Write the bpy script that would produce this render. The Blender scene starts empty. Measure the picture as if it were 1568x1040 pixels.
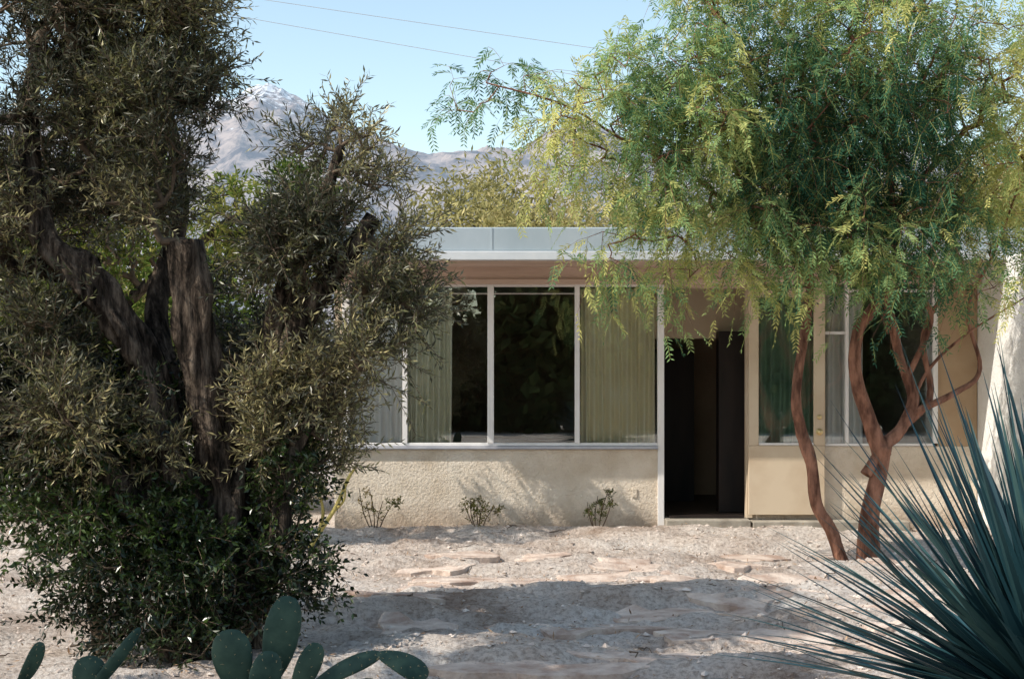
import bpy, math, random
import numpy as np
from mathutils import Vector, Matrix
R=np.random.RandomState(7); random.seed(7)
scn=bpy.context.scene
scn.view_settings.view_transform='Standard'; scn.view_settings.look='None'; scn.view_settings.exposure=0
# ---------------------------------------------------------------- helpers
def nrm(a): return a/np.maximum(np.linalg.norm(a,axis=-1,keepdims=True),1e-9)
def rv(n): return nrm(R.normal(size=(n,3)))
def h2(i,j,s):
    v=np.sin(i*127.1+j*311.7+s*74.7)*43758.5453
    return v-np.floor(v)
def vn(x,y,s=0):
    i=np.floor(x);j=np.floor(y);fx=x-i;fy=y-j
    fx=fx*fx*(3-2*fx);fy=fy*fy*(3-2*fy)
    return (h2(i,j,s)*(1-fx)+h2(i+1,j,s)*fx)*(1-fy)+(h2(i,j+1,s)*(1-fx)+h2(i+1,j+1,s)*fx)*fy
def fbm(x,y,o=5,s=0,ridge=False):
    t=0;a=1;tot=0
    for k in range(o):
        n=vn(x*2**k+k*13.1,y*2**k-k*7.7,s+k)
        if ridge: n=1-abs(2*n-1)
        t=t+a*n;tot+=a;a*=.5
    return t/tot
def mesh_obj(name,V,F,mat,rnd=None,smooth=False,parent=None):
    V=np.asarray(V,dtype=np.float32).reshape(-1,3);F=np.asarray(F,dtype=np.int32)
    me=bpy.data.meshes.new(name)
    me.vertices.add(len(V));me.vertices.foreach_set("co",V.ravel())
    k=F.shape[1]
    me.loops.add(F.size);me.loops.foreach_set("vertex_index",F.ravel())
    me.polygons.add(len(F));me.polygons.foreach_set("loop_start",np.arange(0,F.size,k,dtype=np.int32))
    if rnd is not None:
        at=me.attributes.new("rnd",'FLOAT','POINT');at.data.foreach_set("value",np.asarray(rnd,dtype=np.float32))
    me.update(calc_edges=True);me.validate()
    me.polygons.foreach_set("use_smooth",np.full(len(me.polygons),smooth))
    me.materials.append(mat)
    o=bpy.data.objects.new(name,me);scn.collection.objects.link(o)
    if parent: o.parent=parent
    return o
def empty(name):
    o=bpy.data.objects.new(name,None);scn.collection.objects.link(o);return o
def frusta(A,B,ra,rb,n=5):
    A=np.asarray(A);B=np.asarray(B);N=len(A)
    d=nrm(B-A);ref=np.where(np.abs(d[:,2:3])<.9,np.array([[0,0,1.]]),np.array([[1.,0,0]]))
    u=nrm(np.cross(d,ref));v=np.cross(d,u)
    t=np.arange(n)*2*np.pi/n
    off=u[:,None,:]*np.cos(t)[None,:,None]+v[:,None,:]*np.sin(t)[None,:,None]
    V=np.concatenate([A[:,None]+off*np.reshape(ra,(-1,1,1)),B[:,None]+off*np.reshape(rb,(-1,1,1))],1)
    i=np.arange(n);q=np.stack([i,(i+1)%n,(i+1)%n+n,i+n],1)
    F=q[None]+(np.arange(N)*2*n)[:,None,None]
    return V.reshape(-1,3),F.reshape(-1,4)
def leafq(P,D,S,L,W,bend=0.0):
    L=np.reshape(L,(-1,1));W=np.reshape(W,(-1,1))
    m=P+D*L*.45;S2=S*W*.5
    nn=np.cross(D,S)
    V=np.stack([P,m+S2+nn*W*bend,P+D*L,m-S2+nn*W*bend],1).reshape(-1,3)
    F=np.arange(len(P)*4).reshape(-1,4)
    return V,F
def merge(parts):
    Vs=[];Fs=[];o=0
    for V,F in parts:
        V=np.asarray(V);Vs.append(V);Fs.append(np.asarray(F)+o);o+=len(V)
    return np.concatenate(Vs),np.concatenate(Fs)
def catmull(P,sub=6):
    P=np.asarray(P,float);Q=np.vstack([2*P[0]-P[1],P,2*P[-1]-P[-2]]);out=[]
    for i in range(1,len(Q)-2):
        for k in range(sub):
            t=k/sub
            out.append(.5*((2*Q[i])+(-Q[i-1]+Q[i+1])*t+(2*Q[i-1]-5*Q[i]+4*Q[i+1]-Q[i+2])*t*t+(-Q[i-1]+3*Q[i]-3*Q[i+1]+Q[i+2])*t**3))
    out.append(Q[-2]);return np.array(out)
def tube(P,r,n=12,rough=.12,sub=6,cap=True,seed=0):
    PR=catmull(np.column_stack([np.asarray(P,float),r]),sub)
    C=PR[:,:3];r=np.maximum(PR[:,3],.002);m=len(C)
    T=nrm(np.gradient(C,axis=0));u=nrm(np.cross(T[0],[0.3,1,.1]));V=[]
    for i in range(m):
        u=nrm(u-T[i]*np.dot(u,T[i]));v=np.cross(T[i],u)
        a=np.arange(n)*2*np.pi/n
        k=1+rough*(2*vn(np.cos(a)*2+seed*9+5,np.sin(a)*2+i*.35,seed)-1)+rough*.6*np.sin(a*3+i*.15+seed)
        if n>20: k=k+.10*(2*vn(a*5.1+seed,a*0+i*.12,seed+3)-1)+.07*(2*vn(np.cos(a)*5,np.sin(a)*5+i*.5,seed+8)-1)
        V.append(C[i]+(u*np.cos(a)[:,None]+v*np.sin(a)[:,None])*(r[i]*k)[:,None])
    V=np.concatenate(V);F=[]
    for i in range(m-1):
        for j in range(n):
            F.append((i*n+j,i*n+(j+1)%n,(i+1)*n+(j+1)%n,(i+1)*n+j))
    if cap:
        c=len(V);V=np.vstack([V,C[-1]+T[-1]*r[-1]*.15]);b=(m-1)*n
        for j in range(0,n,2): F.append((b+j,b+(j+1)%n,b+(j+2)%n,c))
    return (V,np.array(F)),C
def grow(skel,targets,step=.14,jit=.03,sag=0.0):
    par=[-1]*len(skel)
    d0=np.array([np.min(np.linalg.norm(np.asarray(skel)-t,axis=1)) for t in targets])
    arr=np.zeros((len(skel)+len(targets)*30,3));n=len(skel);arr[:n]=skel
    tip=[]
    for ti in np.argsort(d0):
        t=targets[ti];dd=np.linalg.norm(arr[:n]-t,axis=1)+np.maximum(arr[:n,2]-t[2],0)*.3
        p=int(np.argmin(dd));dist=np.linalg.norm(arr[p]-t)
        k=min(25,max(1,int(math.ceil(dist/step))));a=arr[p].copy();last=p
        for j in range(1,k+1):
            f=j/k;q=a*(1-f)+t*f+(R.normal(size=3)*jit if j<k else 0)
            q[2]+=sag*math.sin(f*math.pi)*dist
            arr[n]=q;par.append(last);last=n;n+=1
        tip.append(last)
    arr=arr[:n];cnt=np.zeros(n);cnt[tip]=1
    for i in range(n-1,-1,-1):
        if par[i]>=0: cnt[par[i]]+=cnt[i]
    return arr,np.array(par),cnt,np.array(tip)
def blobs(bl,n,shell=.55):
    w=np.array([b[3]**2.2*(b[5] if len(b)>5 else 1) for b in bl]);w/=w.sum()
    idx=R.choice(len(bl),n,p=w);B=np.array([[b[0],b[1],b[2],b[3],(b[4] if len(b)>4 else 1)] for b in bl])[idx]
    d=rv(n);rr=(shell+(1-shell)*R.rand(n))**.7*B[:,3]*(.8+.35*R.rand(n))
    P=B[:,:3]+d*rr[:,None]*np.stack([np.ones(n),B[:,4],np.ones(n)],1)
    return P,B[:,:3]
def clumps(bl,k=7,rad=.38):
    out=[]
    for b in bl:
        wt=b[5] if len(b)>5 else 1
        for i in range(k):
            d=rv(1)[0];q=np.array(b[:3])+d*b[3]*(.35+.5*R.rand());out.append((q[0],q[1],q[2],b[3]*rad*(.7+.6*R.rand()),1,wt*(.4+1.2*R.rand())))
    return out
def twigs(S,D,L,g,m):
    t=np.linspace(.08,1,m)
    G=np.array([0,0,-1.])
    P=S[:,None]+D[:,None]*(L[:,None,None]*t[None,:,None])+G*(g*L[:,None,None]*t[None,:,None]**2)
    T=nrm(D[:,None]+G*2*g*t[None,:,None]);return P,T
# ---------------------------------------------------------------- materials
def newmat(name):
    m=bpy.data.materials.new(name);m.use_nodes=True;nt=m.node_tree
    return m,nt,nt.nodes["Principled BSDF"]
def nd(nt,t,**k):
    n=nt.nodes.new(t)
    for a,b in k.items(): setattr(n,a,b)
    return n
def noise(nt,scale,det=4,rough=.55,coord='Object',sc=None):
    tc=nd(nt,'ShaderNodeTexCoord');n=nd(nt,'ShaderNodeTexNoise');n.inputs['Scale'].default_value=scale
    n.inputs['Detail'].default_value=det;n.inputs['Roughness'].default_value=rough
    if sc:
        mp=nd(nt,'ShaderNodeMapping');mp.inputs['Scale'].default_value=sc
        nt.links.new(tc.outputs[coord],mp.inputs[0]);nt.links.new(mp.outputs[0],n.inputs['Vector'])
    else: nt.links.new(tc.outputs[coord],n.inputs['Vector'])
    return n
def ramp(nt,src,stops):
    r=nd(nt,'ShaderNodeValToRGB');e=r.color_ramp.elements
    e[0].position,e[0].color=stops[0][0],(*stops[0][1],1);e[1].position,e[1].color=stops[-1][0],(*stops[-1][1],1)
    for p,c in stops[1:-1]:
        x=e.new(p);x.color=(*c,1)
    nt.links.new(src,r.inputs[0]);return r
def surf(name,c1,c2,scale=3,rough=.8,bs=40,bstr=.3,bd=.01,metal=0,sc=None,lo=.35,hi=.65,spec=.3,dirt=None):
    m,nt,b=newmat(name);n=noise(nt,scale,4,.6,sc=sc);r=ramp(nt,n.outputs[0],[(lo,c1),(hi,c2)]);col=r.outputs[0]
    if dirt:
        # soil splash on the lowest part of the wall, broken up by noise
        ge=nd(nt,'ShaderNodeNewGeometry');sp=nd(nt,'ShaderNodeSeparateXYZ');nt.links.new(ge.outputs['Position'],sp.inputs[0])
        nn=noise(nt,5,5,.7);ml=nd(nt,'ShaderNodeMath',operation='MULTIPLY_ADD');ml.inputs[1].default_value=-.5;nt.links.new(nn.outputs[0],ml.inputs[0]);nt.links.new(sp.outputs[2],ml.inputs[2])
        mr=nd(nt,'ShaderNodeMapRange');mr.inputs[1].default_value=-.22;mr.inputs[2].default_value=.02;mr.inputs[3].default_value=.75;mr.inputs[4].default_value=0;nt.links.new(ml.outputs[0],mr.inputs[0])
        mx=nd(nt,'ShaderNodeMix',data_type='RGBA');nt.links.new(mr.outputs[0],mx.inputs['Factor']);nt.links.new(col,mx.inputs['A']);mx.inputs['B'].default_value=(*dirt,1);col=mx.outputs['Result']
    nt.links.new(col,b.inputs['Base Color']);b.inputs['Roughness'].default_value=rough;b.inputs['Metallic'].default_value=metal
    b.inputs['Specular IOR Level'].default_value=spec
    if bstr>0:
        n2=noise(nt,bs,4,.7,sc=sc);bp=nd(nt,'ShaderNodeBump');bp.inputs['Strength'].default_value=bstr;bp.inputs['Distance'].default_value=bd
        nt.links.new(n2.outputs[0],bp.inputs['Height']);nt.links.new(bp.outputs[0],b.inputs['Normal'])
    return m
def leafmat(name,stops,back=None,trans=.3,rough=.45,spec=.4,gloss=True):
    m,nt,b=newmat(name);at=nd(nt,'ShaderNodeAttribute',attribute_name='rnd')
    r=ramp(nt,at.outputs['Fac'],stops);col=r.outputs[0]
    if back:
        g=nd(nt,'ShaderNodeNewGeometry');mx=nd(nt,'ShaderNodeMix',data_type='RGBA')
        nt.links.new(g.outputs['Backfacing'],mx.inputs['Factor']);nt.links.new(col,mx.inputs['A']);mx.inputs['B'].default_value=(*back,1);col=mx.outputs['Result']
    if gloss:
        nt.links.new(col,b.inputs['Base Color']);b.inputs['Roughness'].default_value=rough;b.inputs['Specular IOR Level'].default_value=spec
    else:
        nt.nodes.remove(b);b=nd(nt,'ShaderNodeBsdfDiffuse');nt.links.new(col,b.inputs[0])
    tr=nd(nt,'ShaderNodeBsdfTranslucent');nt.links.new(r.outputs[0],tr.inputs[0])
    ms=nd(nt,'ShaderNodeMixShader');ms.inputs[0].default_value=trans
    nt.links.new(b.outputs[0],ms.inputs[1]);nt.links.new(tr.outputs[0],ms.inputs[2])
    nt.links.new(ms.outputs[0],nt.nodes['Material Output'].inputs[0]);return m
M_ol=leafmat('olive_leaf',[(0,(.016,.020,.009)),(.4,(.045,.052,.022)),(.7,(.18,.18,.07)),(1,(.50,.43,.21))],back=(.12,.115,.075),trans=.22,rough=.36)
M_br=leafmat('sucker_leaf',[(0,(.006,.010,.004)),(.6,(.014,.028,.007)),(1,(.06,.10,.02))],trans=.2,rough=.3,spec=.5)
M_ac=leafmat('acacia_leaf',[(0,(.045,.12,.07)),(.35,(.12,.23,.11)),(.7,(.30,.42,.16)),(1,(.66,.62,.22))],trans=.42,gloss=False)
M_hd=leafmat('hedge_leaf',[(0,(.04,.07,.02)),(.6,(.14,.20,.04)),(1,(.42,.40,.12))],trans=.35,gloss=False)
M_bg=leafmat('background_leaf',[(0,(.20,.19,.08)),(.6,(.42,.38,.16)),(1,(.64,.54,.28))],trans=.35,gloss=False)
M_bk=leafmat('shade_leaf',[(0,(.02,.035,.015)),(.6,(.045,.07,.025)),(1,(.09,.11,.04))],trans=.1,gloss=False)
M_sh=leafmat('shrub_leaf',[(0,(.07,.09,.03)),(.5,(.16,.16,.05)),(1,(.4,.28,.12))],trans=.3,gloss=False)
def barkmat():
    m,nt,b=newmat('olive_bark');n=noise(nt,16,6,.7,sc=(1,1,.16));r=ramp(nt,n.outputs[0],[(.38,(.010,.008,.006)),(.5,(.07,.052,.04)),(.66,(.26,.20,.15))])
    nt.links.new(r.outputs[0],b.inputs['Base Color']);b.inputs['Roughness'].default_value=.95;b.inputs['Specular IOR Level'].default_value=.1
    bp=nd(nt,'ShaderNodeBump');bp.inputs['Strength'].default_value=1;bp.inputs['Distance'].default_value=.07
    nt.links.new(n.outputs[0],bp.inputs['Height']);nt.links.new(bp.outputs[0],b.inputs['Normal']);return m
M_bark=barkmat()
M_twig=surf('twig_bark',(.07,.05,.035),(.17,.12,.08),12,.9,40,0)
M_abark=surf('acacia_bark',(.09,.035,.02),(.40,.19,.12),14,.8,30,1,.03,sc=(1,1,.3))
def sandmat():
    m,nt,b=newmat('sand_gravel')
    n=noise(nt,.9,6,.65);r=ramp(nt,n.outputs[0],[(.32,(.44,.33,.26)),(.45,(.74,.63,.55)),(.62,(.88,.80,.73))])
    n2=noise(nt,30,5,.75);r2=ramp(nt,n2.outputs[0],[(.38,(.48,.42,.38)),(.55,(1,1,1))])
    mx=nd(nt,'ShaderNodeMix',data_type='RGBA',blend_type='MULTIPLY');mx.inputs['Factor'].default_value=.75
    nt.links.new(r.outputs[0],mx.inputs['A']);nt.links.new(r2.outputs[0],mx.inputs['B'])
    nt.links.new(mx.outputs['Result'],b.inputs['Base Color']);b.inputs['Roughness'].default_value=.95;b.inputs['Specular IOR Level'].default_value=.1
    n3=noise(nt,16,6,.8)
    bp=nd(nt,'ShaderNodeBump');bp.inputs['Strength'].default_value=1;bp.inputs['Distance'].default_value=.06
    nt.links.new(n3.outputs[0],bp.inputs['Height']);nt.links.new(bp.outputs[0],b.inputs['Normal']);return m
M_sand=sandmat()
M_peb=surf('pebble_stone',(.30,.23,.19),(.8,.7,.62),5,.9,60,0,lo=.3,hi=.7)
M_lit=leafmat('leaf_litter',[(0,(.14,.08,.045)),(1,(.48,.32,.20))],trans=0.05,gloss=False)
M_flag=surf('sandstone',(.40,.28,.22),(.72,.60,.51),5,.9,30,.9,.02)
M_stucco=surf('cream_stucco',(.70,.58,.45),(.90,.79,.66),2.2,.92,32,1,.03,dirt=(.42,.32,.24))
M_white=surf('white_stucco',(.84,.82,.78),(.92,.90,.87),2,.92,30,.8,.03)
M_frame=surf('white_frame_paint',(.76,.73,.71),(.86,.83,.81),6,.45,60,0,sc=(1,1,.3))
M_sill=surf('grey_sill',(.36,.37,.42),(.5,.5,.54),5,.5,60,.1)
M_fasc=surf('blue_grey_metal',(.35,.42,.46),(.45,.51,.55),1.5,.5,4,.2,.02,metal=.15,sc=(1,1,.4))
M_gut=surf('light_grey_trim',(.52,.56,.60),(.66,.68,.70),2,.5,30,.05)
M_soff=surf('pink_brown_wood_paint',(.46,.34,.27),(.64,.49,.41),3,.7,30,.2,.004,sc=(.2,1,1))
M_tan=surf('tan_door_paint',(.56,.43,.30),(.66,.54,.40),2,.6,40,.1,.004)
M_pier=surf('brown_pier_paint',(.38,.25,.15),(.46,.33,.21),2,.8,40,.3,.006)
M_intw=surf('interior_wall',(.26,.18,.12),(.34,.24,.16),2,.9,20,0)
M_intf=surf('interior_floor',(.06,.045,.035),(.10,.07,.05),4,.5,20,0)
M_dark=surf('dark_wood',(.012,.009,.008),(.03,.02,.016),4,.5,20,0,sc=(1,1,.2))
M_conc=surf('concrete_step',(.25,.22,.18),(.42,.38,.32),5,.9,50,.5)
M_roof=surf('roof_gravel',(.4,.38,.36),(.55,.52,.5),6,.95,50,.5)
M_cw=surf('white_curtain',(.90,.87,.84),(.94,.92,.9),3,.9,80,0)
M_cg=surf('sage_curtain',(.82,.80,.64),(.90,.87,.72),3,.9,80,0)
M_cy=surf('cream_curtain',(.95,.88,.66),(.97,.91,.72),3,.9,80,0)
M_ct=surf('teal_curtain',(.30,.46,.38),(.44,.60,.50),3,.9,80,0)
M_brass=surf('brass_knob',(.55,.42,.2),(.7,.55,.3),9,.3,9,0,metal=1)
M_cact=surf('cactus_skin',(.016,.042,.034),(.05,.09,.065),9,.6,60,.2,.004,spec=.2)
M_spine=surf('cactus_spine',(.35,.28,.15),(.45,.38,.22),9,.7,9,0)
M_stem=surf('yellow_stem',(.34,.27,.08),(.5,.42,.14),9,.7,9,0)
def yuccamat():
    m,nt,b=newmat('yucca_leaf');at=nd(nt,'ShaderNodeAttribute',attribute_name='rnd')
    r=ramp(nt,at.outputs['Fac'],[(0,(.008,.03,.040)),(.55,(.018,.058,.070)),(.85,(.05,.105,.10)),(1,(.34,.25,.15))])
    nt.links.new(r.outputs[0],b.inputs['Base Color']);b.inputs['Roughness'].default_value=.4;b.inputs['Specular IOR Level'].default_value=.4;return m
M_yuc=yuccamat()
def glassmat():
    m,nt,b=newmat('window_glass');nt.nodes.remove(b)
    tr=nd(nt,'ShaderNodeBsdfTransparent');tr.inputs[0].default_value=(.98,.98,.95,1)
    gl=nd(nt,'ShaderNodeBsdfGlossy');gl.inputs['Roughness'].default_value=.004;gl.inputs[0].default_value=(.95,1,1,1)
    n=noise(nt,.9,1,.5);bp=nd(nt,'ShaderNodeBump');bp.inputs['Strength'].default_value=.035;bp.inputs['Distance'].default_value=.02
    nt.links.new(n.outputs[0],bp.inputs['Height']);nt.links.new(bp.outputs[0],gl.inputs['Normal'])
    fr=nd(nt,'ShaderNodeFresnel');fr.inputs[0].default_value=1.5;ad=nd(nt,'ShaderNodeMath',operation='ADD');ad.inputs[1].default_value=.14;ad.use_clamp=True
    nt.links.new(fr.outputs[0],ad.inputs[0]);ms=nd(nt,'ShaderNodeMixShader')
    nt.links.new(ad.outputs[0],ms.inputs[0]);nt.links.new(tr.outputs[0],ms.inputs[1]);nt.links.new(gl.outputs[0],ms.inputs[2])
    nt.links.new(ms.outputs[0],nt.nodes['Material Output'].inputs[0]);return m
M_glass=glassmat()
# ---------------------------------------------------------------- world, sun, camera
SD=Vector((.92,.385,-1.0)).normalized()
w=bpy.data.worlds.new("World");scn.world=w;w.use_nodes=True;nt=w.node_tree
sk=nd(nt,'ShaderNodeTexSky',sky_type='NISHITA');sk.sun_disc=False;sk.sun_elevation=math.radians(45);sk.sun_rotation=math.radians(247.3)
sk.air_density=1.0;sk.dust_density=.8;sk.ozone_density=1.0;sk.altitude=150
mu=nd(nt,'ShaderNodeMix',data_type='RGBA',blend_type='MULTIPLY');mu.inputs['Factor'].default_value=1;mu.inputs['B'].default_value=(1.9,1.78,1.50,1)
nt.links.new(sk.outputs[0],mu.inputs['A'])
bg=nt.nodes['Background'];nt.links.new(mu.outputs['Result'],bg.inputs[0]);bg.inputs[1].default_value=.15
sl=bpy.data.lights.new('sun','SUN');sl.energy=5;sl.angle=math.radians(.5);sl.color=(1,.94,.84)
so=bpy.data.objects.new('sun',sl);scn.collection.objects.link(so);so.rotation_euler=SD.to_track_quat('-Z','Y').to_euler();so.location=(-20,-8,25)
cd=bpy.data.cameras.new('camera');co=bpy.data.objects.new('camera',cd);scn.collection.objects.link(co);scn.camera=co
cd.lens=50;cd.sensor_width=36;cd.shift_y=.04;cd.clip_end=20000;cd.clip_start=.05
co.location=(0,0,1.5);co.rotation_euler=(math.radians(90),0,0)
# ---------------------------------------------------------------- ground
def axis(lo,hi,st,far):
    a=list(np.arange(lo,hi,st));s=st;x=hi
    while x<far: a.append(x);s*=1.35;x+=s
    a.append(far);s=st;x=lo-st;b=[]
    while x>-far: b.append(x);s*=1.35;x-=s
    b.append(-far);return np.array(b[::-1]+a)
xs=axis(-6,6,.04,9000);ys=axis(4.5,15,.04,9000)
X,Y=np.meshgrid(xs,ys)
def gz(x,y):
    near=np.exp(-(np.maximum(np.abs(x)-7,0)/6)**2-(np.maximum(np.abs(y-9.5)-6,0)/4)**2)
    z=(fbm(x*.9,y*1.6,4,3)-.5)*.14+(fbm(x*5,y*7,3,9)-.5)*.065
    q=fbm(x*.8+3,y*1.9,5,31);z=z+.024*np.clip((q-.5)*45,-1,1)+.016*np.clip((q-.60)*60,-1,1)+.014*np.clip((q-.42)*60,-1,1)
    z*=np.clip((14.6-y)/.5,.15,1)
    return z*near
Z=gz(X,Y)
ny,nx=X.shape;idx=np.arange(nx*ny).reshape(ny,nx)
F=np.stack([idx[:-1,:-1],idx[:-1,1:],idx[1:,1:],idx[1:,:-1]],-1).reshape(-1,4)
mesh_obj('ground',np.stack([X,Y,Z],-1),F,M_sand,smooth=True)
def rocks(n,xr,yr,smin,smax,flat=.6):
    base=np.array([[1,0,0],[0,1,0],[-1,0,0],[0,-1,0],[.1,.1,1],[0,0,-1]],float)
    tri=np.array([[0,1,4],[1,2,4],[2,3,4],[3,0,4],[1,0,5],[2,1,5],[3,2,5],[0,3,5]])
    x=R.uniform(*xr,n);y=R.uniform(*yr,n);s=smin+(smax-smin)*R.rand(n)**3.5
    V=base[None]*(1+.35*R.normal(size=(n,6,3))*.6)+.25*R.normal(size=(n,6,3))
    V=V*s[:,None,None]*np.array([1,1,flat]);a=R.rand(n)*6.28
    c,sn=np.cos(a)[:,None],np.sin(a)[:,None]
    V=np.stack([V[...,0]*c-V[...,1]*sn,V[...,0]*sn+V[...,1]*c,V[...,2]],-1)
    V+=np.stack([x,y,gz(x,y)+s*.15],-1)[:,None]
    return V.reshape(-1,3),(tri[None]+np.arange(n)[:,None,None]*6).reshape(-1,3)
V,F=rocks(9000,(-4.5,5),(6.5,14.3),.003,.026);mesh_obj('gravel',V,F,M_peb)
n=12000;x=R.uniform(-4.5,5,n);y=R.uniform(6.5,14.4,n)
den=vn(x*1.5,y*2,5)+.5*np.exp(-((y-14.3)/.25)**2);k=den>R.rand(n)*.95;x=x[k];y=y[k];n=len(x)
P=np.stack([x,y,gz(x,y)+.006+.012*R.rand(n)],-1);D=rv(n);D[:,2]*=.25;D=nrm(D);S=nrm(np.cross(D,[0,0,1.])+.3*rv(n))
V,F=leafq(P,D,S,.02+.035*R.rand(n),.006+.009*R.rand(n));mesh_obj('leaf_litter',V,F,M_lit,np.repeat(R.rand(n),4))
tw=[]
for i in range(60):
    x0,y0,a,L=R.uniform(-3.5,4.5),R.uniform(7,14.2),R.normal()*.9,.06+.28*R.rand()**2
    t=np.linspace(0,1,6);bx=x0+L*t*math.cos(a)+.02*R.normal(size=6)*(L*3);by=y0+L*t*math.sin(a)+.02*R.normal(size=6)*(L*3)
    P=np.stack([bx,by,gz(bx,by)+.012+.01*R.rand(6)],-1);rr=np.linspace(.005,.002,6)*(.5+R.rand());tw.append(frusta(P[:-1],P[1:],rr[:-1],rr[1:],5))
V,F=merge(tw);mesh_obj('fallen_twigs',V,F,M_twig)
def flagstones():
    parts=[];spec=[(.95,9.45,.34,.24),(.9,7.75,.55,.28),(2.1,10.6,.5,.25),(.75,10.9,.45,.25),(.2,7.4,.5,.2),(1.5,7.5,.4,.2)]
    for i in range(900):
        if len(spec)>=30: break
        x=R.uniform(-1.0,3.2);y=R.uniform(7.2,12.6);a=.2+.32*R.rand();b=.14+.2*R.rand()
        if all(((x-q[0])/(a+q[2]))**2+((y-q[1])/(b+q[3]))**2>1.0 for q in spec): spec.append((x,y,a,b))
    for i,(x,y,a,b) in enumerate(spec):
        k=26;t=np.arange(k)*2*np.pi/k;r=1+.5*(vn(np.cos(t)*1.9+i*5,np.sin(t)*1.9,i)*2-1)+.12*(vn(t*4,t*0+i,i)*2-1)
        px=x+a*r*np.cos(t);py=y+b*r*np.sin(t);g=gz(px,py);z0=g-.04;zt=g.mean()*.6+g*.4+.012+.016*np.cos(t+i*2)
        V=np.concatenate([np.stack([px,py,z0],-1),np.stack([px,py,zt],-1),np.stack([x+(px-x)*.93,y+(py-y)*.93,zt+.005],-1),[[x,y,zt.mean()+.006]]])
        F=[]
        for j in range(k):
            q=(j+1)%k
            F+= [(j,q,k+q,k+j),(k+j,k+q,2*k+q,2*k+j)]
        for j in range(0,k,2): F.append((2*k+j,2*k+(j+1)%k,2*k+(j+2)%k,3*k))
        parts.append((V,np.array(F)))
    V,F=merge(parts);mesh_obj('flagstones',V,F,M_flag)
flagstones()
# ---------------------------------------------------------------- mountains
def mountains():
    xs=np.linspace(-4200,3000,620);ys=np.linspace(2500,6400,330);X,Y=np.meshgrid(xs,ys)
    prof=np.interp(X,[-5000,-2600,-1700,-1150,-880,-600,-300,300,1500,4500],[700,850,1000,1190,1260,960,720,620,500,420])
    far=prof*np.exp(-((Y-5200)/1000)**2)
    wx=X+300*(fbm(X/900,Y/900,3,51)-.5);wy=Y+300*(fbm(X/900+7,Y/900,3,57)-.5)
    Zf=far*(.72+.36*fbm(wx/1000,wy/1300,7,11,True))
    near=np.interp(X,[-5000,-1500,-400,0,500,1500,4500],[520,500,590,630,600,520,400])*np.exp(-((Y-3400)/520)**2)
    Zn=near*(.70+.37*fbm(wx/420+9,wy/800,7,23,True))
    Z=np.maximum(Zf,Zn)-12
    ny,nx=X.shape;idx=np.arange(nx*ny).reshape(ny,nx)
    F=np.stack([idx[:-1,:-1],idx[:-1,1:],idx[1:,1:],idx[1:,:-1]],-1).reshape(-1,4)
    m,nt,b=newmat('desert_mountain_haze');n=noise(nt,.012,8,.75);r=ramp(nt,n.outputs[0],[(.42,(.08,.06,.055)),(.58,(.46,.36,.30))])
    ge=nd(nt,'ShaderNodeNewGeometry');sp=nd(nt,'ShaderNodeSeparateXYZ');nt.links.new(ge.outputs['Position'],sp.inputs[0])
    n2=noise(nt,.02,8,.8);ml=nd(nt,'ShaderNodeMath',operation='MULTIPLY_ADD');ml.inputs[1].default_value=1500;nt.links.new(n2.outputs[0],ml.inputs[0]);nt.links.new(sp.outputs[2],ml.inputs[2])
    mr=nd(nt,'ShaderNodeMapRange');mr.inputs[1].default_value=1740;mr.inputs[2].default_value=1830;nt.links.new(ml.outputs[0],mr.inputs[0])
    mx=nd(nt,'ShaderNodeMix',data_type='RGBA');nt.links.new(mr.outputs[0],mx.inputs['Factor']);nt.links.new(r.outputs[0],mx.inputs['A']);mx.inputs['B'].default_value=(.85,.87,.9,1)
    nt.links.new(mx.outputs['Result'],b.inputs['Base Color']);b.inputs['Roughness'].default_value=1
    em=nd(nt,'ShaderNodeEmission');em.inputs[0].default_value=(.40,.56,.76,1);em.inputs[1].default_value=.95  # blue glow mixed into the rock colour stands in for distance haze
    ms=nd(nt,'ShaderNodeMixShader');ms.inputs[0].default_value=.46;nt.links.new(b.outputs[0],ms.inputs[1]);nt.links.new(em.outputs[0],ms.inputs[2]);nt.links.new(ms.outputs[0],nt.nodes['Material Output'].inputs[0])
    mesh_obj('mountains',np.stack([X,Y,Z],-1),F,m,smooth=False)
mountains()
# ---------------------------------------------------------------- boxes
def box(name,x0,x1,y0,y1,z0,z1,mat,parent,bev=.004):
    V=[(x,y,z) for z in (z0,z1) for y in (y0,y1) for x in (x0,x1)]
    F=[(0,2,3,1),(4,5,7,6),(0,1,5,4),(2,6,7,3),(0,4,6,2),(1,3,7,5)]
    o=mesh_obj(name,V,F,mat,parent=parent)
    if bev:
        b=o.modifiers.new('b','BEVEL');b.width=bev;b.segments=2
    return o
H=empty('desert_house')
FY=14.5
box('sill_wall',-1.81,1.53,FY,FY+.15,-.1,.80,M_stucco,H,.012)
box('right_sill_wall',2.45,4.745,FY,FY+.15,-.1,.83,M_stucco,H,.012)
box('right_pier',4.34,4.745,FY+.003,FY+.15,.83,2.5,M_pier,H)
box('left_side_wall',-1.812,-1.66,FY+.152,19,-.1,2.64,M_stucco,H,.01)
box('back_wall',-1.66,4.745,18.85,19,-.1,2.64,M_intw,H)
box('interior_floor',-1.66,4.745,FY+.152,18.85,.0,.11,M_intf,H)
box('header_beam',-1.81,4.745,FY-.10,FY+.14,2.5,2.655,M_soff,H)
box('header_strip',-1.82,4.745,FY-.13,FY-.103,2.47,2.525,M_soff,H)
RX0,RX1=-1.84,5.2
box('roof_deck',RX0+.02,RX1,13.74,19.3,2.665,2.95,M_roof,H)
box('soffit',RX0+.02,4.745,13.74,FY-.102,2.645,2.662,M_soff,H,0)
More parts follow.
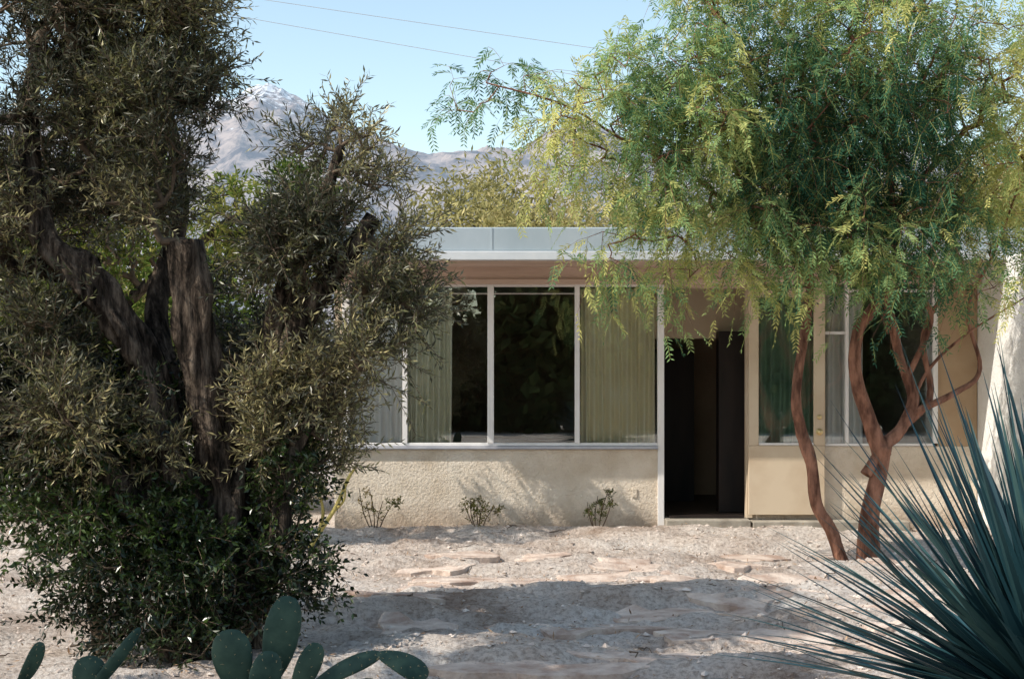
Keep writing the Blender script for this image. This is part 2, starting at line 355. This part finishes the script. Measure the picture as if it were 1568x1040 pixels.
box('roof_fascia',RX0,RX1,13.70,13.738,2.745,2.975,M_fasc,H,.012)
box('fascia_trim',RX0-.005,RX1,13.66,13.738,2.655,2.742,M_gut,H,.008)
box('fascia_left',RX0,RX0+.018,13.74,19.3,2.70,2.975,M_fasc,H,0)
for i,x in enumerate((-.2,1.35,2.95)): box('fascia_seam_%d'%i,x,x+.012,13.695,13.699,2.75,2.97,M_fasc,H,0)
def vframe(x0,x1,z0=.80,z1=2.5,y=FY-.02,m=M_frame): return box('mullion',x0,x1,y,y+.09,z0,z1,m,H)
vframe(-1.73,-1.66,.86);vframe(-1.115,-1.065,.86);vframe(-.25,-.185,.86);vframe(.64,.69,.86);vframe(1.485,1.55,.0)
box('window_head',-1.66,1.485,FY-.005,FY+.06,2.455,2.498,M_frame,H)
box('window_sill_trim',-1.83,1.484,FY-.05,FY+.10,.803,.832,M_sill,H)
box('window_bottom_rail',-1.655,1.484,FY-.01,FY+.07,.834,.865,M_frame,H)
box('left_jamb',-1.81,-1.732,FY+.002,FY+.14,.834,2.5,M_tan,H)
def pane(name,x0,x1,z0,z1,y=FY+.03,p=H):
    V=[(x0,y,z0),(x1,y,z0),(x1,y,z1),(x0,y,z1)];return mesh_obj(name,V,[(0,1,2,3)],M_glass,parent=p)
for i,(a,b) in enumerate([(-1.66,-1.115),(-1.065,-.25),(-.185,.64),(.69,1.485)]): pane('glass_%d'%i,a,b,.865,2.455)
box('door_jamb',2.39,2.45,FY-.02,FY+.12,.10,2.5,M_tan,H)
box('door_head',1.552,2.388,FY-.01,FY+.10,2.44,2.498,M_soff,H)
box('threshold',1.552,2.40,FY-.22,FY+.2,-.05,.10,M_conc,H,.01)
box('door_mat',1.60,2.36,FY-.05,FY+.16,.102,.125,M_dark,H)
box('step_slab',2.42,4.0,FY-.22,FY-.003,-.05,.085,M_conc,H,.01)
vframe(2.452,2.50,.83);vframe(3.10,3.19,.83,m=M_tan);vframe(3.395,3.43,.86);vframe(4.29,4.338,.86)
box('right_window_rail',3.19,4.29,FY-.02,FY+.06,.833,.86,M_frame,H)
box('right_window_bar',3.19,3.395,FY-.005,FY+.05,1.97,2.0,M_frame,H)
box('right_transom',3.43,4.29,FY-.005,FY+.05,2.40,2.43,M_frame,H)
pane('glass_r1',3.19,3.395,.86,2.5);pane('glass_r2',3.43,4.29,.86,2.40);pane('glass_r3',2.50,3.10,.83,2.5)
y0,y1=FY-.085,FY-.04
box('door_leaf_bottom',2.40,3.17,y0,y1,.14,.84,M_tan,H)
box('door_leaf_left',2.40,2.50,y0,y1,.843,2.34,M_tan,H)
box('door_leaf_right',3.06,3.17,y0,y1,.843,2.34,M_tan,H)
box('door_leaf_top',2.40,3.17,y0,y1,2.343,2.44,M_tan,H)
box('door_bead',2.503,3.057,y0-.006,y0+.02,.845,.868,M_frame,H)
pane('door_glass',2.50,3.06,.86,2.34,y=y0+.02)
def ball(name,c,r,sc,mat,p):
    bpy.ops.mesh.primitive_uv_sphere_add(segments=20,ring_count=12,radius=r,location=c);o=bpy.context.object;o.name=name;o.scale=sc
    o.data.materials.append(mat);bpy.ops.object.shade_smooth();o.parent=p;return o
ball('door_knob',(3.115,y0-.045,.98),.028,(1,.8,1),M_brass,H);ball('door_lock',(3.115,y0-.01,1.13),.024,(1,.5,1),M_brass,H)
ball('knob_rose',(3.115,y0-.004,.98),.036,(1,.2,1),M_brass,H);ball('knob_neck',(3.115,y0-.02,.98),.012,(1,1.6,1),M_brass,H)
box('outlet_box',1.225,1.275,FY-.012,FY-.001,.31,.40,M_stucco,H)
def curtain(name,x0,x1,mat,pitch=.075,amp=.028,y=FY+.125,z0=.84,z1=2.44):
    n=int((x1-x0)/pitch*14);x=np.linspace(x0,x1,n);ph=x/pitch*2*np.pi+2.5*vn(x*3,x*0+2,4)
    rows=6;V=[]
    for k in range(rows):
        f=k/(rows-1);a=amp*(1.1-.3*f)
        s=np.sin(ph+.3*np.sin(f*3+x*5));V.append(np.stack([x+.006*np.sin(ph*.5+f*2),y+a*np.sign(s)*np.abs(s)**.7,np.full(n,z0+(z1-z0)*f)],-1))
    V=np.array(V);i=np.arange(rows*n).reshape(rows,n)
    F=np.stack([i[:-1,:-1],i[:-1,1:],i[1:,1:],i[1:,:-1]],-1).reshape(-1,4)
    mesh_obj(name,V,F,mat,smooth=True,parent=H)
curtain('curtain_white',-1.64,-1.10,M_cw,.11,.04);curtain('curtain_sage',-1.08,-.62,M_cg,.06,.040)
curtain('curtain_cream',.70,1.47,M_cy,.088,.046);curtain('curtain_teal',2.50,3.12,M_ct,.10,.04);curtain('curtain_pale',3.2,3.62,M_cw,.11,.04)
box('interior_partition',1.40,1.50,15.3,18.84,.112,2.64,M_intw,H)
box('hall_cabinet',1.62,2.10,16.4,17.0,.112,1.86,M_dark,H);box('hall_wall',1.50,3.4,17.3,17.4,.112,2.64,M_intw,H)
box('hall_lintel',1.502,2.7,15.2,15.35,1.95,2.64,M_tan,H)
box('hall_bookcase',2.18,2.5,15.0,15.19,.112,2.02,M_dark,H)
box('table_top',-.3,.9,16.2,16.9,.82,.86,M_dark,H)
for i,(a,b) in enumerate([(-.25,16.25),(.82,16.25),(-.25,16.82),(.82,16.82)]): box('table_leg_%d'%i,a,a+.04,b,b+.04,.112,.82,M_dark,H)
W=empty('white_stucco_wing')
box('wing_walls',4.75,9.5,12.7,19,-.1,2.70,M_white,W,.03)
box('wing_cap',5.21,9.6,12.62,19.1,2.703,2.80,M_gut,W,.01)
# ---------------------------------------------------------------- generic tree
def tree(name,limbs,bl,n_t,leaf,mat,barkmat,twn=3,tl=(.2,.4),g=.3,m=12,LL=(.04,.06),LW=.2,step=.14,rt=.0032,up=.3,twbark=None,shell=.5,fr=None,sag=0,rexp=.5,jit=.03,con=1.0,mask=None,lift=0,liftf=None):
    root=empty(name);parts=[];sk=[]
    for i,(P,r) in enumerate(limbs):
        big=max(r)>.12
        (vf),C=tube(P,r,n=48 if big else (14 if max(r)>.05 else 8),seed=i+len(name),sub=12 if big else 6,rough=.22 if max(r)>.05 else .10);parts.append(vf)
        s=int(len(C)*.35) if i==0 else 2
        sk.append(C[s:])
    V,F=merge(parts);mesh_obj('trunk',V,F,barkmat,smooth=True,parent=root)
    sk=np.concatenate(sk);T,Cn=blobs(bl,n_t,shell)
    T=T[T[:,2]>.06]
    if mask is not None: T=T[~mask(T)]
    arr,par,cnt,tip=grow(sk,T,step,jit=jit,sag=sag)
    k=par>=0;r=rt*np.maximum(cnt,1)**rexp
    pr=np.minimum(r[par[k]],r[k]*1.6)
    V,F=frusta(arr[par[k]],arr[k],pr,r[k],5);mesh_obj('branches',V,F,twbark or barkmat,parent=root,smooth=True)
    tp=arr[tip];pd=nrm(tp-arr[par[tip]])
    S=np.repeat(tp,twn,0);D=nrm(np.repeat(pd,twn,0)*.7+rv(len(S))*.9+np.array([0,0,up]));L=R.uniform(*tl,len(S))
    P,TT=twigs(S,D,L,g,m);n=len(S)
    A=np.concatenate([S[:,None],P[:,:-1]],1)[:,::3].reshape(-1,3);Bq=np.concatenate([P[:,2::3],P[:,-1:]],1)[:,:A.shape[0]//n].reshape(-1,3)
    V,F=frusta(A,Bq,rt*.8,rt*.5,3);mesh_obj('twigs',V,F,twbark or barkmat,parent=root)
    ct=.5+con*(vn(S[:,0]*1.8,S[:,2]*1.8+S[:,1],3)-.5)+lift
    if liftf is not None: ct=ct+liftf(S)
    if fr is None:
        P=P.reshape(-1,3);TT=TT.reshape(-1,3);N=len(P)*2
        P=np.repeat(P,2,0);TT=np.repeat(TT,2,0);q=rv(N);q=nrm(q-TT*np.sum(q*TT,1)[:,None]);q[1::2]=-q[::2]
        LD=nrm(TT*.75+q*.75+rv(N)*.25);SS=nrm(np.cross(LD,rv(N)));l=R.uniform(*LL,N)
        V,F=leafq(P,LD,SS,l,l*LW,.15);rn=np.clip(np.repeat(ct,m*2)+R.normal(size=N)*.2,0,1)
        mesh_obj('leaves',V,F,mat,np.repeat(rn,4),parent=root)
    else:
        nf,fl,pn,ll,lw=fr
        sel=np.linspace(1,m-1,nf).astype(int)
        P=P[:,sel].reshape(-1,3);TT=TT[:,sel].reshape(-1,3);N=len(P);q=rv(N);q=nrm(q-TT*np.sum(q*TT,1)[:,None])
        FD=nrm(TT*.6+q*.8+np.array([0,0,-.25]));FL=R.uniform(*fl,N)
        PP,FT=twigs(P,FD,FL,.35,pn)
        sd=nrm(np.cross(FD,np.array([0,0,1.])+.6*rv(N)));B=PP[:,-1]
        V1,F1=frusta(np.concatenate([P,PP[:,pn//2]]),np.concatenate([PP[:,pn//2],B]),.0016,.0009,3)
        t=np.linspace(.15,1,pn);sz=ll*(1-.45*np.abs(t-.45))
        out=[];rr=np.clip(np.repeat(ct,nf)+R.normal(size=N)*.17,0,1)
        for s in (1,-1):
            LD=nrm(FT*.8+sd[:,None]*s*.75+.12*R.normal(size=FT.shape)).reshape(-1,3)
            SS=nrm(np.cross(LD,np.cross(FT.reshape(-1,3),LD)+.3*rv(len(LD))))
            l=np.tile(sz,N)*(.8+.4*R.rand(len(LD)));out.append(leafq(PP.reshape(-1,3),LD,SS,l,lw))
        V,F=merge(out+[(V1,F1)]);rn=np.concatenate([np.repeat(np.repeat(rr,pn),4)]*2+[np.full(len(V1),.9)])
        mesh_obj('leaves',V,F,mat,rn,parent=root)
    return root
# olive tree --------------------------------------------------
olb=[(-2.55,8.1,3.3,.75),(-1.98,8.0,3.0,.42),(-1.85,8.0,3.2,.32,1,1.4),(-1.95,8.0,3.55,.35,1,1.2),(-2.85,8.0,2.5,.65,1,1.2),(-2.15,8.1,2.5,.42,1,1.2),(-.95,7.9,2.72,.30,1,1.5),(-1.15,7.9,2.25,.36,1,1.5),(-.74,7.9,2.05,.32,1,1.5),(-.82,7.8,1.66,.28,1,1.3),
 (-1.25,8.0,1.65,.42,1,1.5),(-2.4,7.8,1.6,.52,1,1.3),(-3.0,8.1,1.5,.6),(-1.2,8.0,1.15,.36,1,1.3),(-2.2,7.9,1.15,.38,1,1.1),(-2.15,8.0,3.65,.42),(-3.3,8.2,3.0,.8,1,.5),(-3.5,8.3,2.0,.7,1,.5),(-2.8,8.3,4.2,.7,1,.7),(-2.7,8.2,3.75,.5,1,1),(-2.5,8.8,2.9,.6),(-1.7,8.8,1.8,.55,1,1.3)]
ol=[([(-1.66,8,-.1),(-1.66,8,.3),(-1.58,8.02,.75),(-1.66,8,1.15),(-1.76,7.98,1.7),(-1.82,7.95,2.28)],[.34,.21,.155,.13,.11,.09]),
 ([(-1.75,8,.5),(-1.98,8.05,1.1),(-2.08,8.0,1.6),(-2.35,7.9,2.05),(-2.60,7.9,2.3),(-2.75,8.05,2.9),(-2.7,8.1,3.4)],[.17,.14,.11,.10,.08,.06,.03]),
 ([(-1.55,8.05,.45),(-1.42,8.1,1.1),(-1.34,8.05,1.7),(-1.24,7.95,2.1),(-1.06,7.9,2.45),(-.95,7.9,2.8)],[.15,.11,.085,.055,.04,.02]),
 ([(-1.36,8.05,1.5),(-1.1,7.95,1.95),(-.9,7.85,2.2),(-.76,7.85,2.40)],[.08,.065,.055,.05]),
 ([(-1.9,8.1,1.2),(-2.1,8.4,1.9),(-2.0,8.6,2.6),(-2.1,8.4,3.4)],[.10,.07,.045,.025]),
 ([(-2.35,8,2.1),(-2.9,8.1,2.2),(-3.3,8.2,2.7)],[.08,.06,.03]),
 ([(-1.7,8.1,.3),(-2.0,7.9,.7),(-2.35,7.85,1.2),(-2.6,7.9,1.6)],[.11,.09,.06,.03]),
 ([(-1.5,8.0,.2),(-1.3,7.9,.6),(-1.25,7.9,1.0),(-1.05,7.9,1.4)],[.11,.07,.05,.03])]
def tmask(T):
    tx=np.interp(T[:,2],[0,.8,1.2,2.3],[-1.66,-1.58,-1.66,-1.82])
    a=(np.abs(T[:,0]-tx)<.19)&(T[:,1]<8.15)&(T[:,2]>.7)&(T[:,2]<2.35)
    b=(np.abs(T[:,0]-np.interp(T[:,2],[1.4,2.4],[-1.35,-.75]))<.12)&(T[:,1]<8)&(T[:,2]>1.9)&(T[:,2]<2.45)
    c=(np.abs(T[:,0]-np.interp(T[:,2],[1.1,2.3],[-1.98,-2.6]))<.12)&(T[:,1]<8)&(T[:,2]>1.5)&(T[:,2]<2.35)
    e=(T[:,0]>-1.62)&(T[:,0]<-1.3)&(T[:,2]>2.55)
    return a|b|c|e
tree('olive_tree',ol,clumps(olb,8,.36),3500,None,M_ol,M_bark,twn=3,tl=(.12,.34),g=.1,m=9,LL=(.035,.06),LW=.22,twbark=M_twig,up=.5,shell=.15,con=1.8,mask=tmask,lift=.02)
tree('olive_tree',[([(-3.9,5.2,-.1),(-3.85,5.2,.9),(-3.8,5.3,1.7)],[.2,.15,.12]),([(-3.8,5.3,1.6),(-3.4,5.0,2.2),(-3.1,4.9,2.8)],[.1,.06,.03]),([(-3.8,5.3,1.6),(-4.0,5.6,2.8),(-4.2,5.7,4.0)],[.1,.06,.03])],  # unseen tree left of frame, added to shade cactus and foreground sand
 [(-3.15,4.7,2.6,.75),(-3.3,5.7,1.9,.55),(-2.75,4.6,2.0,.5)]+clumps([(-4.2,5.6,4.6,.7,1,1.3),(-3.4,5.5,4.7,.6,1,1.3)],5,.42),900,None,M_ol,M_bark,twn=3,tl=(.15,.3),g=.15,m=7,LL=(.06,.09),LW=.38,twbark=M_twig,shell=.2)
shb=[(-1.8,7.9,.5,.45),(-1.25,7.8,.45,.3),(-2.2,7.8,.45,.45),(-2.5,8.0,.95,.5),(-1.8,7.6,.3,.4),(-2.9,8.4,1.3,.5),(-2.2,8.1,1.3,.4),(-1.3,8,.95,.3),(-1.7,7.8,.7,.3)]
tree('evergreen_shrub',[([(-1.9,7.85,-.05),(-1.95,7.85,.4),(-1.9,7.9,.8)],[.05,.04,.02]),([(-2.3,8,-.05),(-2.4,8,.6),(-2.5,8,1.1)],[.05,.04,.02]),([(-1.5,7.8,-.05),(-1.35,7.8,.4)],[.03,.02])],
 shb,1300,None,M_br,M_twig,twn=3,tl=(.10,.24),g=.25,m=6,LL=(.03,.05),LW=.45,shell=.2,up=.2,rt=.002,mask=tmask)
# acacia tree -------------------------------------------------
acb=[(2.5,11.6,3.5,.95),(3.6,11.8,3.5,1.0),(1.7,11.4,3.85,.75),(3.0,11.5,4.3,.9),(.95,11.2,3.75,.5,1,.7),(.3,11.0,3.7,.45,1,.6),(-.3,11.0,3.75,.35,1,.5),(1.15,11.3,3.1,.5,1,.75),(1.95,11.4,2.7,.45,1,1.1),
 (3.3,11.5,2.7,.55,1,.8),(4.2,11.7,2.8,.6,1,.6),(.7,11.2,2.65,.3,1,.4),(4.5,11.6,4.0,.9,1,.6),(1.9,11.6,4.7,.7),(2.6,12.3,3.3,.8,1,.7),(1.4,11.1,3.4,.5,1,.7),(2.6,11.4,2.7,.45,1,1.1),(1.3,11.4,2.5,.3,1,.7),(3.9,11.4,2.35,.3,1,.4),(.5,11.1,3.2,.35,1,.45),(3.0,11.4,2.35,.28,1,.5),(2.0,11.4,2.3,.25,1,.5)]
ac=[([(3.02,12.1,-.1),(3.03,12.1,.3),(3.13,12.1,.75),(3.16,12.08,.95)],[.10,.085,.075,.072]),
 ([(3.14,12.08,.85),(3.02,12.05,1.2),(2.90,12.0,1.55),(2.92,12.0,1.9),(3.02,12,2.08),(3.2,11.95,2.35),(3.2,11.9,2.8),(3.1,11.8,3.5)],[.07,.056,.056,.046,.043,.036,.03,.02]),
 ([(3.16,12.08,.95),(3.32,12.1,1.1),(3.42,12.1,1.35),(3.3,12.1,1.7),(3.22,12.05,2.0),(3.05,12,2.5),(3.3,12,3.0),(3.8,11.9,3.6)],[.056,.05,.046,.04,.036,.032,.028,.02]),
 ([(3.36,12.1,1.2),(3.75,12.0,1.4),(3.95,12,1.6),(3.85,12,2.1),(4.05,11.9,2.6),(4.2,11.8,3.1)],[.035,.026,.02,.015,.012,.01]),
 ([(2.82,12.1,-.1),(2.72,12.1,.2),(2.58,12.1,.45),(2.53,12.05,.8),(2.44,12.05,1.1),(2.40,12,1.4),(2.5,12,2.1),(2.48,11.9,2.5),(2.3,11.8,3.1),(2.2,11.7,3.8)],[.06,.055,.05,.048,.044,.04,.038,.032,.024,.018]),
 ([(2.49,11.95,2.3),(2.3,11.85,2.65),(1.9,11.7,2.85),(1.4,11.5,3.2),(.9,11.3,3.4),(.4,11.1,3.65),(-.2,11.0,3.8)],[.03,.024,.02,.016,.012,.009,.006]),
 ([(2.5,12,2.4),(2.8,11.9,2.9),(2.8,11.7,3.6),(2.9,11.6,4.2)],[.03,.025,.02,.013]),
 ([(3.35,12.1,1.5),(3.55,12.05,2.0),(3.45,12,2.3),(3.6,12,2.7),(3.9,11.9,3.2)],[.028,.024,.02,.018,.013]),
 ([(3.2,12.05,1.9),(3.1,12.05,2.15),(2.85,12,2.45),(2.7,12,2.9)],[.028,.022,.018,.012]),
 ([(3.38,12.1,1.25),(3.55,12.1,1.6),(3.85,12,1.9),(4.3,11.9,2.2)],[.02,.015,.01,.006]),
 ([(3.0,12.05,.7),(3.2,12.1,1.0),(3.55,12.1,1.35),(3.5,12.1,1.9),(3.75,12,2.4)],[.05,.035,.03,.022,.015]),
 ([(2.0,11.7,2.85),(1.7,11.5,3.5),(1.5,11.4,4.1)],[.02,.016,.01])]
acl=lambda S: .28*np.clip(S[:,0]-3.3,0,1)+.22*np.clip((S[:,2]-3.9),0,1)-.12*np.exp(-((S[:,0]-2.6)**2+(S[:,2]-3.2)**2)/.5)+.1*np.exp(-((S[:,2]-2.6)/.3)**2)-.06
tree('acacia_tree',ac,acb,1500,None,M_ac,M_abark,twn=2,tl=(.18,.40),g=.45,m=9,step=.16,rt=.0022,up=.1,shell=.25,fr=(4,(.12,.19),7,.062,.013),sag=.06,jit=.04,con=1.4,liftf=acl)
tree('mesquite_tree',[([(-3.9,12.6,-.1),(-3.85,12.6,1),(-3.7,12.5,2)],[.12,.1,.07]),([(-3.7,12.5,1.9),(-3.0,12.8,2.6),(-2.4,13.2,3.1),(-1.9,13.3,3.3)],[.06,.04,.03,.015]),([(-3.8,12.5,1.5),(-4.6,12.6,2.4)],[.06,.03])],  # tree mostly hidden by the olive, added to cast shade on the house wall
 [(-3.5,12.5,3.0,.7),(-4.6,12.6,2.7,.9),(-3.9,12.7,2.1,.7),(-2.5,13.0,2.9,.45),(-1.95,13.3,3.2,.33,1,2.2)],600,None,M_hd,M_bark,twn=3,tl=(.2,.35),m=7,LL=(.06,.09),LW=.3,twbark=M_twig,shell=.3)
def foliage_mass(name,bl,n,mat,L=(.08,.14),W=.4,parent=None,shell=.6,clump=12,cs=.18):
    T,C=blobs(bl,n,shell);T=T[T[:,2]>0.02];N=len(T)*clump;P=np.repeat(T,clump,0)+R.normal(size=(N,3))*cs
    D=nrm(rv(N)+.6*nrm(R.normal(size=(len(T),3))).repeat(clump,0));S=nrm(np.cross(D,rv(N)));l=R.uniform(*L,N)
    V,F=leafq(P,D,S,l,l*W,.15);ct=.5+.9*(vn(P[:,0]*.9,P[:,2]*.9+P[:,1],3)-.5)
    rn=np.clip(ct+R.normal(size=N)*.15,0,1)
    return mesh_obj(name,V,F,mat,np.repeat(rn,4),parent=parent)
hb=[(x,16+R.rand()*1.0,z,.75+.2*R.rand()) for x in np.arange(-8.2,-2.8,.75) for z in (.6,1.5,2.1+.5*R.rand())]
foliage_mass('hedge',hb,3200,M_hd,L=(.08,.13),W=.45,cs=.14)
def bgtree(name,x,y,top,rad,n,mat,base=0):
    root=empty(name);h=top-rad
    parts=[tube([(x,y,-.2),(x+.1,y,h*.5),(x-.1,y,h)],[.25,.18,.1],n=10,seed=int(x*3+9))[0]];bl=[]
    for i in range(9):
        a=i*2.4;q=(x+rad*.7*math.cos(a),y+rad*.5*math.sin(a),h+rad*(.75*R.rand()-.3));bl.append((*q,rad*(.28+.2*R.rand())))
        parts.append(tube([(x,y,h*.55),((x+q[0])/2,(y+q[1])/2,(h*.6+q[2])/2+.2),q],[.1,.07,.03],n=7,seed=i)[0])
    bl.append((x,y,h+rad*.45,rad*.4));V,F=merge(parts);mesh_obj('trunk',V,F,M_bark,smooth=True,parent=root)
    foliage_mass('leaves',bl,n,mat,L=(.10,.18),W=.30,parent=root,shell=.3,clump=12,cs=.17)
bgtree('desert_willow_tree',-.1,26,5.9,1.8,850,M_bg);bgtree('desert_willow_tree',2.2,27,5.5,1.9,850,M_bg)
bgtree('desert_willow_tree',5.2,25,5.8,2.2,1100,M_bg);bgtree('desert_willow_tree',8.6,24,6.0,2.4,1200,M_bg);bgtree('desert_willow_tree',-7.4,25,3.9,1.8,900,M_bg)
tb=[(x,-14+2*R.rand(),z,1.6) for x in np.arange(.5,22,1.3) for z in (.9,2.3,3.3+.5*R.rand())]+[(x,-13,4.6+.9*R.rand(),1.2) for x in (1,2.5,4,6,9,12)]+[(x,-14+2*R.rand(),z,1.2) for x in np.arange(-13,.6,1.0) for z in (.7,1.7+.5*R.rand())]
foliage_mass('distant_trees',tb,5600,M_bk,L=(.35,.55),W=.65,shell=.5,clump=9,cs=.25)
# ---------------------------------------------------------------- small shrubs along wall
def shrub(x,y,h,w,lush,name='desert_shrub'):
    limbs=[];bl=[]
    for i in range(5):
        a=i*1.25+R.rand();tx=x+w*math.cos(a)*(.4+.7*R.rand());ty=y+w*.5*math.sin(a);tz=h*(.5+.6*R.rand())
        limbs.append(([(x+.02*math.cos(a),y,-.03),((x+tx)/2+.02*R.normal(),(y+ty)/2,tz*.45),(tx,ty,tz)],[.007,.005,.003]));bl.append((tx,ty,tz*.85,w*.28));bl.append(((x+tx)/2,(y+ty)/2,tz*.5,w*.25,1,.6))
    tree(name,limbs,bl,int(48*lush),None,M_sh,M_twig,twn=1,tl=(.03,.08),g=.1,m=4,LL=(.02,.042),LW=.4,rt=.0014,shell=.1,step=.06,jit=.008)
shrub(-1.36,14.1,.45,.2,.8);shrub(-.32,14.05,.38,.2,1.3);shrub(.84,14.1,.40,.17,1.1)
shrub(-2.15,13.0,1.1,.42,7);shrub(-2.5,11.6,.8,.4,5)
st=[tube(P,r,n=8,seed=i,rough=.1)[0] for i,(P,r) in enumerate([([(-1.85,12.9,-.05),(-1.75,12.9,.12),(-1.6,12.9,.35),(-1.48,12.9,.62),(-1.40,12.9,.74)],[.025,.022,.02,.016,.006]),
 ([(-1.78,12.92,.05),(-1.72,12.95,.3),(-1.78,12.95,.55)],[.02,.016,.006]),([(-1.9,12.9,-.05),(-2.0,12.85,.25),(-1.92,12.85,.6)],[.02,.017,.006]),([(-1.6,12.9,.33),(-1.52,12.86,.42),(-1.5,12.84,.55)],[.014,.011,.005])])]
V,F=merge(st);mesh_obj('bare_stem_succulent',V,F,M_stem,smooth=True)
# ---------------------------------------------------------------- yucca
def yucca():
    root=empty('yucca_plant');c=np.array([1.60,4.15,.50])
    vf,_=tube([(1.60,4.15,-.1),(1.61,4.15,.2),c],[.14,.13,.10],n=14,seed=4,rough=.2);mesh_obj('trunk',vf[0],vf[1],M_bark,smooth=True,parent=root)
    Vs=[];Fs=[];rs=[];o=0;n=620
    for i in range(n):
        f=(i+.5)/n;el=math.radians(-25+108*f**.85)+R.normal()*.12;az=i*2.39996+R.normal()*.3
        d=np.array([math.cos(az)*math.cos(el),math.sin(az)*math.cos(el),math.sin(el)]);L=(.76+.38*R.rand())*(1-.10*max(0,math.sin(el)))
        side=nrm(np.cross(d,[0,0,1.]));up=np.cross(side,d);w=.018+.007*R.rand();b=R.normal()*.06-.04*(1-f);sb=R.normal()*.05
        t=np.linspace(0,1,8);dry=.9+.1*R.rand() if (f<.16 and R.rand()<.45) else R.rand()*.86
        V=[]
        for tt in t:
            p=c+d*(.06+L*tt)+np.array([0,0,1])*b*tt*tt*L*1.5+side*sb*tt*tt*L
            ww=w*(1-tt**1.9)*(.75+.6*math.sin(min(1,tt*1.6)*math.pi)*.4)+.0005
            V+=[p-side*ww+up*ww*.45,p,p+side*ww+up*ww*.45]
        Vs.append(np.array(V));rs.append(np.full(24,dry))
        for k in range(7):
            a=o+k*3;Fs+=[(a,a+1,a+4,a+3),(a+1,a+2,a+5,a+4)]
        o+=24
    mesh_obj('blades',np.concatenate(Vs),Fs,M_yuc,np.concatenate(rs),smooth=False,parent=root)
yucca()
# ---------------------------------------------------------------- prickly pear
def pad(base,d,nrmv,L,W,T,V,F,sp):
    d=nrm(np.array(d,float));nn=np.array(nrmv,float);nn=nrm(nn-d*np.dot(nn,d));s=np.cross(d,nn);base=np.array(base,float)
    nu,nv=18,12;o=sum(len(v) for v in V);P=[];sd=R.rand()*50
    for i in range(nv+1):
        t=i/nv;th=math.pi*t;y=(1-math.cos(th))/2
        wr=math.sin(th)**.8*(.55+.75*y-.25*y*y) if 0<t<1 else .02
        for j in range(nu):
            a=2*math.pi*j/nu;bend=.06*L*math.sin(y*3);k=1+.14*(float(vn(np.array(math.cos(a)*1.2+sd),np.array(y*3),2))-.5)
            P.append(base+d*L*y+s*(W/2)*wr*k*math.cos(a)+nn*((T/2)*wr*math.sin(a)+bend))
    V.append(np.array(P))
    for i in range(nv):
        for j in range(nu): F.append((o+i*nu+j,o+i*nu+(j+1)%nu,o+(i+1)*nu+(j+1)%nu,o+(i+1)*nu+j))
    for i in range(2,nv-1):
        for j in range(0,nu,3):
            p=P[i*nu+(j+i)%nu];q=p-(base+d*L*.5);q=nrm(q-d*np.dot(q,d)*.3)
            for _ in range(2): sp.append((p,p+nrm(q+.5*R.normal(size=3))*(.005+.006*R.rand())))
def cactus(pads):
    root=empty('prickly_pear_cactus');V=[];F=[];sp=[]
    for p in pads: pad(*p,V,F,sp)
    mesh_obj('pads',np.concatenate(V),F,M_cact,smooth=True,parent=root)
    A=np.array([a for a,b in sp]);B=np.array([b for a,b in sp]);v,f=frusta(A,B,.0010,.0004,3);mesh_obj('spines',v,f,M_spine,parent=root)
Yc=5.6
cactus([((-.95,Yc,-.03),(0,0,1),(.1,-1,0),.34,.24,.05),((-.72,Yc-.05,-.03),(.1,0,1),(.2,-1,0),.34,.2,.05),((-1.15,Yc+.05,-.03),(-.2,0,1),(-.2,-1,0),.32,.2,.05),
 ((-.96,Yc+.02,.29),(.22,0,1),(.3,-1,.1),.37,.16,.035),((-1.08,Yc,.27),(-.1,-.1,1),(-.1,-1,.1),.26,.18,.035),((-1.0,Yc-.08,.20),(.25,0,1),(.5,-1,0),.26,.14,.035),
 ((-.86,Yc-.05,.25),(.45,0,1),(.4,-1,.2),.25,.11,.03),((-.82,Yc,.27),(1,.05,.5),(0,-.6,.8),.34,.10,.03),((-.53,Yc-.02,.43),(1,0,-.45),(.1,-.7,.7),.22,.12,.03),
 ((-.70,Yc-.04,.24),(1,0,.35),(.1,-.7,.7),.2,.12,.03),((-1.2,Yc-.1,.16),(-.7,0,.8),(0,-1,.3),.22,.15,.03)])
cactus([((-1.72,5.7,-.03),(0,0,1),(.1,-1,0),.26,.18,.04),((-1.74,5.7,.2),(.6,0,.75),(.5,-.35,.4),.40,.06,.03),((-1.68,5.7,.2),(-.1,0,1),(.2,-1,0),.2,.15,.03),((-1.95,5.8,-.03),(-.3,0,1),(.1,-1,0),.32,.2,.05),((-2.02,5.8,.24),(.5,0,1),(.9,-.6,0),.22,.09,.03),
 ((-1.45,5.75,-.02),(.2,0,1),(.2,-1,0),.30,.16,.04)])
# ---------------------------------------------------------------- wires
def wire(a,b,sagm,r=.011):
    t=np.linspace(0,1,40);a=np.array(a);b=np.array(b);P=a+(b-a)*t[:,None];P[:,2]-=sagm*4*t*(1-t)
    return frusta(P[:-1],P[1:],r,r,4)
M_wire=surf('wire_rubber',(.3,.32,.34),(.36,.38,.4),5,.7,5,0)
Vw,Fw=merge([wire((-30,45,16.9),(30,45,6.6),.25,.009),wire((-30,45.5,17.1),(30,45.5,8.4),.25,.009),wire((-30,40,7.25),(34,40,6.9),.1,.012)])
mesh_obj('overhead_wires',Vw,Fw,M_wire)
